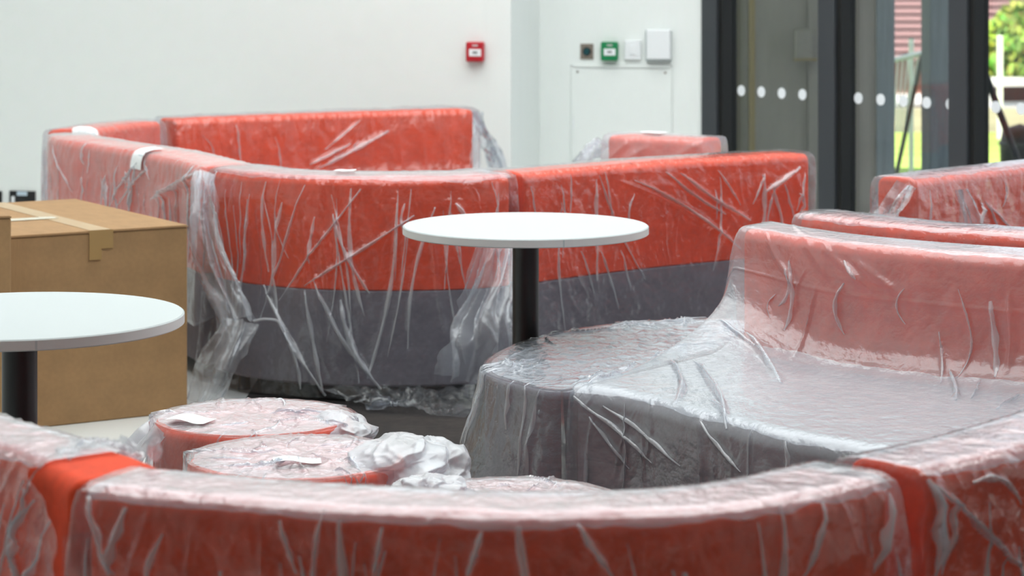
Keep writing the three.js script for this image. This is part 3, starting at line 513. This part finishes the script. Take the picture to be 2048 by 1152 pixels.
// ---------------------------------------------------------------- round stools and the rounded end seat
function pouf(name, label, category, outline, H, bodyMat, o) {
  const closed = new THREE.CatmullRomCurve3(outline.map(([x, d]) => new THREE.Vector3(x, 0, d)), true, 'centripetal'), N = 240, ring = closed.getSpacedPoints(N).slice(0, N);
  const cx = ring.reduce((a, p) => a + p.x, 0) / N, cd = ring.reduce((a, p) => a + p.z, 0) / N;
  const nr = ring.map((p, i) => { const a = ring[(i + N - 1) % N], b = ring[(i + 1) % N], v = new THREE.Vector2(b.z - a.z, -(b.x - a.x)).normalize(); if (v.x * (p.x - cx) + v.y * (p.z - cd) < 0) v.negate(); return v; });
  const per = closed.getLength(), g = thing(name, label, category, [0, 0, 0], 0, o.group);
  const R = 0.022, lv = [[0.012, 0.05], [0, 0.062], [0, 0.2], [0, H - R]]; for (let m = 1; m <= 6; m++) { const a = m / 6 * Math.PI / 2; lv.push([R * (1 - Math.cos(a)), H - R + R * Math.sin(a)]); }
  const ringAt = (u) => { const q = ((u % 1) + 1) % 1 * N, i = Math.floor(q) % N, j = (i + 1) % N, k = q - Math.floor(q); return [lerp(ring[i].x, ring[j].x, k), lerp(ring[i].z, ring[j].z, k), lerp(nr[i].x, nr[j].x, k), lerp(nr[i].y, nr[j].y, k)]; };
  const pt = (u, inset, y) => { const [x, d, nx, nd] = ringAt(u); return [x - nx * inset, y, -(d - nd * inset)]; };
  const bodyN = 120, rows = [...lv, ...[0.3, 0.6, 0.85, 1].map((k) => ['top', k])];
  part('body', grid(bodyN, rows.length, (i, j) => {
    const u = i / bodyN, r = rows[j]; if (r[0] === 'top') { const p = pt(u, R, H); return [lerp(p[0], cx, r[1]), H, lerp(p[2], -cd, r[1]), p[0], p[2]]; }
    return [...pt(u, r[0], r[1]), u * per, r[1]];
  }, o.flip, true), bodyMat, g);
  for (const u of [0.1, 0.35, 0.6, 0.85]) { const p = pt(u, 0.06, 0.025), c = new THREE.CylinderGeometry(0.02, 0.02, 0.05, 12); c.translate(...p); part('foot', c, M.foot, g); }
  // film: t from the middle of the top outwards over the edge and down
  const z = rr(0, 90), folds = [], rMean = per / 6.283, tEdge = rMean, TL = tEdge + H - (o.hem ?? 0.02);
  const grain = (s, t) => { const k = Math.min(1, t / tEdge), p = pt(s / per, 0, 0), x = lerp(cx, p[0], k), y = Math.max(0, t - tEdge), w = lerp(cd, -p[2], k), q = o.cf ?? 11; return billow(x * q + z, y * q * 0.5, w * q * 0.7) + 0.35 * (1 - Math.min(1, 2.2 * Math.abs(n3(x * q * 2.6 + z, y * 9, w * q * 1.4)))) ** 2; };
  const disp = (s, t) => 0.004 + (o.crump ?? 0.012) * grain(s, t) * (0.45 + 0.55 * smooth(0.0, 0.12, Math.abs(t - tEdge))) * (t < tEdge ? smooth(0, 0.06, t) : 1) + (o.sag ?? 0.01) * (0.5 + n3(s * 4, t * 3, z)) * smooth(tEdge + 0.02, tEdge + 0.2, t) + foldAt(folds, s, t) + (o.bulge ? o.bulge(s / per, t, tEdge) : 0);
  const surf = (s, t) => {
    const u = s / per, v = disp(((s % per) + per) % per, t);
    if (t < tEdge) { const p = pt(u, 0.012, H), k = t / tEdge, e = smooth(0.93, 1, k); const q = pt(u, 0.012 * (1 - e) - v * e * 0.8, H); return [lerp(cx, q[0], k), H + v * (1 - 0.5 * e), lerp(-cd, q[2], k), lerp(cx, q[0], k), lerp(-cd, q[2], k)]; }
    const y = H - (t - tEdge), fl = (o.flare ?? 0.02) * smooth(0, H, t - tEdge), p = pt(u, -v - fl - 0.002, Math.max(0.012, y + v * 0.4 * (1 - smooth(0, 0.05, t - tEdge)))); return [...p, s, t];
  };
  for (let i = 0; i < (o.count ?? 30); i++) {
    const s = rr(0, per), kind = rnd();
    if (kind < 0.6) folds.push(fold(s, tEdge - rr(0, 0.05), s + rr(-0.06, 0.06), tEdge + rr(0.05, H - 0.05), rr(0.005, 0.012), rr(0.004, 0.011), rr(-0.01, 0.01), rnd() < 0.6));
    else folds.push(fold(s, tEdge - rr(0.1, 0.2), s + rr(-0.25, 0.25), tEdge + rr(-0.06, 0.02), rr(0.006, 0.014), rr(0.004, 0.01), 0, rnd() < 0.3));
  }
  const NU = o.nu ?? 340, NV = o.nv ?? 150, sheet = grid(NU, NV, (i, j) => surf(i / NU * per, TL * j / (NV - 1)), !o.flip, true);
  const pl = pleats(surf, folds, o.flip ? 1 : -1);
  part('plastic_wrap', mergeGeometries([sheet, mergeGeometries(pl)], true), [o.mat, FILM.glintPleat], g, 'clear crumpled plastic wrap');
  (o.extra ? o.extra() : []).forEach((q) => part('loose_wrap', q, FILM.loose, g, 'crumpled spare plastic'));
  if (o.grazeHaze !== false) part('added_haze', grid(100, 14, (i, j) => { const k = j / 13, p = pt(i / 100, 0.014 + 0.01 * n3(i * 0.3, 4, z), H + 0.002); return [lerp(cx, p[0], k), H + 0.0025, lerp(-cd, p[2], k), lerp(cx, p[0], k), lerp(-cd, p[2], k)]; }, !o.flip, true), FILM.grazeHaze, g, 'added haze sheet imitating grazing glare');  // added disc of haze on the top, imitating grazing glare
  if (o.paper) {
    const [X, d, w, h, turn] = o.paper, pg = grid(12, 8, (i, j) => { const a = (i / 11 - 0.5) * w, b = (j / 7 - 0.5) * h; return [X + a * Math.cos(turn) - b * Math.sin(turn), H + 0.014 + 0.004 * Math.sin(i * 0.5), -(d + a * Math.sin(turn) + b * Math.cos(turn)), i / 11, j / 7]; });
    part('delivery_label', pg, M.paper, g, 'white paper label');
  }
  return g;
}
const circle = (X, d, r, n = 40) => Array.from({ length: n }, (_, i) => [X + r * Math.cos(i / n * 6.28318), d + r * Math.sin(i / n * 6.28318)]);
pouf('round_stool', 'orange round stool with label, farthest of the three stools', 'stool', circle(-0.60, 5.62, 0.232), HS, M.orange, {
  mat: FILM.white, group: 'round orange stools in plastic', crump: 0.007, cf: 14, count: 30, flip: true, paper: [-0.735, 5.535, 0.10, 0.07, -0.35],
  extra: () => [puff(-0.40, 5.60, 0.40, 0.10, 0.055, 0.16, { amp: 0.4 }), drape([[[-0.80, 5.48, 0.43], [-0.83, 5.62, 0.43], [-0.79, 5.78, 0.42]], [[-0.86, 5.44, 0.36], [-0.89, 5.6, 0.37], [-0.86, 5.78, 0.35]], [[-0.90, 5.42, 0.24], [-0.93, 5.6, 0.26], [-0.9, 5.8, 0.24]], [[-0.88, 5.42, 0.05], [-0.92, 5.6, 0.05], [-0.88, 5.8, 0.05]]], 60, 40, { amp: 0.03, f: 4 })],
});
pouf('round_stool', 'orange round stool with strip label, in the middle of the three', 'stool', circle(-0.458, 5.15, 0.232), HS + 0.005, M.orange, {
  mat: FILM.white, group: 'round orange stools in plastic', crump: 0.010, cf: 13, count: 40, flip: true, flare: 0.04, paper: [-0.45, 5.06, 0.10, 0.05, 0.12],
  extra: () => [puff(-0.24, 5.14, 0.425, 0.13, 0.075, 0.17, { amp: 0.5, f: 1.2 }), puff(-0.16, 5.2, 0.38, 0.10, 0.085, 0.14, { amp: 0.5, f: 1.2 })],
});
pouf('round_stool', 'nearest orange round stool, mostly hidden behind the front bench', 'stool', circle(-0.005, 4.74, 0.228), HS, M.orange, {
  mat: FILM.white, group: 'round orange stools in plastic', crump: 0.009, cf: 13, count: 24, flip: true,
  extra: () => [puff(-0.16, 4.80, 0.43, 0.10, 0.05, 0.12, { amp: 0.5, f: 1.7 }), puff(0.17, 4.72, 0.42, 0.06, 0.03, 0.1, { amp: 0.5 })],
});
pouf('end_seat', 'grey rounded backless end seat under clear plastic, left of large bench', 'bench', [[0.12, 5.955], [0.02, 6.05], [-0.06, 6.2], [-0.065, 6.38], [-0.02, 6.58], [0.06, 6.76], [0.25, 7.0], [0.45, 7.11], [0.6, 7.14], [0.69, 7.08], [0.66, 6.86], [0.59, 6.66], [0.40, 6.34], [0.25, 6.10]], HS, M.grey, {
  mat: FILM.mid, crump: 0.006, cf: 9, count: 100, flip: true, nu: 560, nv: 200, flare: 0.05, sag: 0.03, hem: 0.035,
});

// ---------------------------------------------------------------- tables
function table(label, X, d, r) {
  const g = thing('round_table', label, 'table', [X, 0, -d], 0, 'round white tables on black posts');
  const pr = [[0, 0], [r - 0.003, 0], [r, 0.003], [r, 0.021], [r - 0.003, 0.024], [0, 0.024]].map(([a, b]) => new THREE.Vector2(a, b));
  const top = new THREE.LatheGeometry(pr, 128).toNonIndexed(); top.computeVertexNormals(); top.translate(0, 0.711, 0);
  const tt = part('tabletop', top, M.white, g, 'white round tabletop');
  const band = new THREE.CylinderGeometry(r + 0.0006, r + 0.0006, 0.019, 128, 1, true, 0.3, 6.27); band.translate(0, 0.723, 0); part('edge_band', band, M.whiteEdge, tt);
  const pole = new THREE.CylinderGeometry(0.0375, 0.0375, 0.69, 40); pole.translate(0, 0.357, 0); part('post', pole, M.black, g, 'black steel post');
  const plate = new THREE.CylinderGeometry(0.12, 0.12, 0.006, 40); plate.translate(0, 0.707, 0); part('top_plate', plate, M.black, g);
  const base = new THREE.LatheGeometry([[0, 0], [0.215, 0], [0.215, 0.008], [0.2, 0.012], [0, 0.014]].map(([a, b]) => new THREE.Vector2(a, b)), 64); base.translate(0, 0.006, 0); part('base', base, M.black, g);
}
table('white round table in the middle of the picture', 0.039, 6.89, 0.35);
table('white round table at the left in front of the carton', -1.055, 5.18, 0.35);

// ---------------------------------------------------------------- cartons
function carton(label, X, d, turn, w, h, len, split) {          // X, d: right front corner of the footprint
  const g = thing('cardboard_box', label, 'box', [X, 0, -d], turn);
  part('body', box(w, h - 0.006, len, -w / 2, (h - 0.006) / 2, -len / 2, 0.006), M.kraft, g);
  part('flap', box(w / 2 - 0.004, 0.006, len - 0.004, -w / 4, h - 0.002, -len / 2, 0.002), M.kraft, g); part('flap', box(w / 2 - 0.004, 0.006, len - 0.004, -w * 0.75, h - 0.002, -len / 2, 0.002), M.kraft, g);
  part('flap_edge', box(w, 0.004, 0.004, -w / 2, h - 0.004, 0.0005), M.kraftEdge, g);
  part('corner_joint', box(0.035, h - 0.02, 0.003, -w + 0.02, h / 2, 0.001), M.kraft, g);
  if (!split) return g;
  part('tape', box(0.07, 0.0012, len, -w / 2, h + 0.0018, -len / 2), M.tapeLid, g, 'packing tape along the lid seam');
  part('tape', box(0.042, 0.095, 0.0012, -w / 2 - 0.018, h - 0.045, 0.0035), M.tape, g, 'brown tape end'); part('tape', box(0.04, 0.06, 0.0012, -w / 2 + 0.023, h - 0.028, 0.0032), M.tape, g, 'brown tape end');
  part('tape', box(w * 0.46, 0.0012, 0.06, -w * 0.72, h + 0.0034, -len * 0.42), M.tapePale, g, 'pale packing tape across the lid');
  return g;
}
carton('large brown cardboard carton with taped lid, behind the left table', -1.068, 7.96, 31.5 * Math.PI / 180, 0.61, 0.616, 1.0, true);
carton('taller carton just entering at the left picture edge', -1.545, 7.46, 24 * Math.PI / 180, 0.5, 0.70, 0.3, false);

// ---------------------------------------------------------------- beyond the glass
{
  const place = (px, d, H) => [(px - 1024) / F * d, H, -d];
  const cw = thing('reflection_wall', 'added panelled wall standing in for the reflection in the first pane', 'wall', place(1560, 14.2, 0));  // added geometry in place of the interior mirrored by the first pane
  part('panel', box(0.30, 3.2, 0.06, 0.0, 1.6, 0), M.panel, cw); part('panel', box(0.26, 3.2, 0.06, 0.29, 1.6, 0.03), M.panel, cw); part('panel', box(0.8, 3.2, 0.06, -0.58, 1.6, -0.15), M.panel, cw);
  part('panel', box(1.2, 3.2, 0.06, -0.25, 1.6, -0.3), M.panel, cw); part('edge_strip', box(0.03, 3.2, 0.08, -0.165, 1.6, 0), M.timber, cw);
  const lb = thing('reflection_box', 'added box standing in for a mirrored wall device', 'wall box', [place(1607, 14.1, 0)[0], EYE - (88 + 90) * 14.1 / F, -14.1]);  // mirror image of the wall device, built as an added solid box
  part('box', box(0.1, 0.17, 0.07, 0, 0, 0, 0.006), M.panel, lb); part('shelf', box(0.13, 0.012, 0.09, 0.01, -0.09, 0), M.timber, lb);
  const c1 = thing('column', 'dim panelled column behind the second pane', 'column', place(1747, 13.6, 0)); part('shaft', box(0.11, 3.3, 0.2, -0.055, 1.65, 0), M.panel, c1); part('shaft', box(0.10, 3.3, 0.2, 0.05, 1.65, 0.02), M.concrete, c1);
  const c2 = thing('column', 'grey concrete column beside the third mullion, outdoors', 'column', place(1880, 14.0, 0)); part('shaft', box(0.17, 3.3, 0.3, 0, 1.65, 0, 0.01), M.concrete, c2); part('socket', box(0.035, 0.05, 0.01, 0.04, 0.43, 0.155), M.dark, c2);
  struct('lobby_floor', box(7, 0.1, 3.2, 0, -0.06, -1.4), M.paving, [...onG(3.0)].length ? [onG(3)[0], 0, -onG(3)[1]] : 0, GT);
  struct('shade_roof', box(7, 0.2, 2.0, 0, 3.5, -1.2), M.ceiling, [onG(2.6)[0], 0, -onG(2.6)[1]], GT);  // unseen slab added to keep skylight off the panels behind the glass
  struct('lawn', box(30, 0.2, 12, 6, -0.42, -22), M.grass);
  struct('ground', box(120, 0.2, 90, 20, -3.4, -70), M.paving);
  const kerb = part('garden_wall', box(14, 0.25, 0.2, 7, -0.2, -25), M.paving, scene); tag(kerb, 'low pale wall at the far edge of the lawn', 'wall');
  const h = thing('house', 'brick house with tiled roof far beyond the lawn', 'house', place(1815, 46, -3.3));
  part('wall', box(7, 3.0, 6, 0.5, 1.5, 0), M.brick, h);
  for (let i = 0; i < 12; i++) part('tile_course', box(7.6, 0.08, 0.34, 0.5, 3.0 + i * 0.13, 3.2 - i * 0.25), M.roof, h);
  part('roof_ridge', box(7.6, 1.5, 2.6, 0.5, 3.6, -1.2), M.roof, h);
  const h2 = thing('house', 'pale house partly hidden by the tree at upper right', 'house', place(2030, 60, -3.3)); part('wall', box(3.4, 3.6, 4, 0, 1.8, 0), M.carWhite, h2); part('roof', box(4.4, 1.2, 4.4, 0.2, 4.4, 0), std({ color: 0x9aa3ad, roughness: 0.8 }), h2); part('chimney', box(0.5, 0.9, 0.5, 1.2, 3.4, 2.2), std({ color: 0xc07a52 }), h2);
  // railing with bars
  const ra = thing('railing', 'white handrail with slim bars outside the second pane', 'railing', place(1815, 19, 0));
  const bar = (n, a, b, r, m) => { const p = new THREE.Vector3(...a), q = new THREE.Vector3(...b), c = new THREE.CylinderGeometry(r, r, p.distanceTo(q), 10); c.translate(0, p.distanceTo(q) / 2, 0); c.applyQuaternion(new THREE.Quaternion().setFromUnitVectors(new THREE.Vector3(0, 1, 0), q.clone().sub(p).normalize())); c.translate(p.x, p.y, p.z); part(n, c, m, ra); };
  const yp = (y, d) => EYE - (y + 90) * d / F, xp = (px) => (px - 1815) / F * 19;
  bar('handrail', [xp(1782), yp(121, 19), 0], [xp(1846), yp(106, 19), 0], 0.022, M.rail);
  for (let i = 0; i < 6; i++) bar('bar', [xp(1786 + i * 10), yp(120 - i * 2.2, 19), 0], [xp(1780 + i * 7), yp(265, 19), 0], 0.008, M.rail);
  bar('post', [xp(1842), yp(110, 19), 0.05], [xp(1786), -0.3, 0.05], 0.018, M.frame);
  bar('upright', [xp(1835), yp(80, 19), -0.3], [xp(1835), -0.3, -0.3], 0.02, M.rail);
  const ps = thing('post', 'pale slender post outside, in front of the tree', 'post', place(2000, 24, -0.32)); part('shaft', box(0.05, 1.05, 0.05, 0, 0.5, 0, 0.005), M.rail, ps);
  const db = thing('leaning_bar', 'black diagonal bar outside the right pane', 'bar', [0, 0, 0]);
  { const a = new THREE.Vector3(...place(1968, 15, yp(140, 15))), b = new THREE.Vector3(...place(2075, 15, -0.1)), c = new THREE.CylinderGeometry(0.022, 0.022, a.distanceTo(b), 12); c.translate(0, a.distanceTo(b) / 2, 0); c.applyQuaternion(new THREE.Quaternion().setFromUnitVectors(new THREE.Vector3(0, 1, 0), b.clone().sub(a).normalize())); c.translate(a.x, a.y, a.z); part('shaft', c, M.dark, db); }
  // parked cars and a bin, all far out of focus
  function car(label, px, d, H, s) {
    const g = thing('parked_car', label, 'car', place(px, d, H), 0.3);
    const sh = new THREE.Shape([[-1.0, 0.15], [1.0, 0.15], [1.02, 0.42], [0.6, 0.5], [0.35, 0.78], [-0.55, 0.8], [-0.9, 0.52], [-1.02, 0.45]].map(([a, b]) => new THREE.Vector2(a * s, b * s)));
    const e = new THREE.ExtrudeGeometry(sh, { depth: 0.8 * s, bevelEnabled: true, bevelSize: 0.03, bevelThickness: 0.03, bevelSegments: 2 }); part('body', e, M.carWhite, g);
    for (const x of [-0.6, 0.6]) { const w = new THREE.CylinderGeometry(0.17 * s, 0.17 * s, 0.1, 18); w.rotateX(Math.PI / 2); w.translate(x * s, 0.17 * s, 0.86 * s); part('wheel', w, M.dark, g); }
    part('window', box(0.8 * s, 0.2 * s, 0.02, -0.1 * s, 0.64 * s, 0.85 * s), M.dark, g);
  }
  car('white car parked beyond the railing', 1796, 34, -1.5, 1.3); car('white car parked outside at the right picture edge', 1992, 30, -0.75, 0.9);
  const bn = thing('planter_bin', 'dark rounded bin outside at the right picture edge', 'bin', place(2040, 17, -0.32)); { const l = new THREE.LatheGeometry([[0, 0], [0.13, 0], [0.14, 0.5], [0.12, 0.6], [0, 0.64]].map(([a, b]) => new THREE.Vector2(a, b)), 28); part('body', l, M.dark, bn); part('rim', (() => { const t = new THREE.TorusGeometry(0.14, 0.012, 8, 28); t.rotateX(Math.PI / 2); t.translate(0, 0.5, 0); return t; })(), M.frame, bn); }
  function tree(label, px, d, H0, H1, r, n) {
    const g = thing('leafy_tree', label, 'tree', place(px, d, H0));
    const t = new THREE.CylinderGeometry(0.06, 0.11, H1 - H0, 10); t.translate(0, (H1 - H0) / 2, 0); part('trunk', t, M.bark, g);
    const q = new THREE.PlaneGeometry(0.16, 0.09), im = new THREE.InstancedMesh(q, M.leafDouble ??= std({ color: 0x8fae58, roughness: 0.9, side: THREE.DoubleSide }), n), m = new THREE.Matrix4(), col = new THREE.Color();
    for (let i = 0; i < n; i++) { const a = rr(0, 6.28), b = Math.acos(rr(-1, 1)), k = r * Math.cbrt(rnd()) * (0.75 + 0.4 * n3(Math.cos(a) * 2, Math.cos(b) * 2, Math.sin(a) * 2)); m.compose(new THREE.Vector3(k * Math.cos(a) * Math.sin(b), (H1 - H0) + k * Math.cos(b), k * Math.sin(a) * Math.sin(b)), new THREE.Quaternion().setFromEuler(new THREE.Euler(rr(0, 6), rr(0, 6), rr(0, 6))), new THREE.Vector3(1, 1, 1).multiplyScalar(rr(0.7, 1.5))); im.setMatrixAt(i, m); im.setColorAt(i, col.setRGB(rr(0.5, 1.2), rr(0.6, 1.1), rr(0.4, 0.9))); }
    im.name = 'foliage'; im.userData.kind = 'stuff'; im.castShadow = im.receiveShadow = true; g.add(im);
  }
  tree('leafy green tree outside the right pane', 2048, 34, -3.3, 0.1, 0.85, 5000); tree('darker small tree between post and mullion outside', 1985, 42, -3.3, -0.3, 0.7, 3000);
  tree('bush top just over the tiled roof', 1800, 55, -3.3, 1.2, 0.9, 2500);
}
renderer.render(scene, camera);
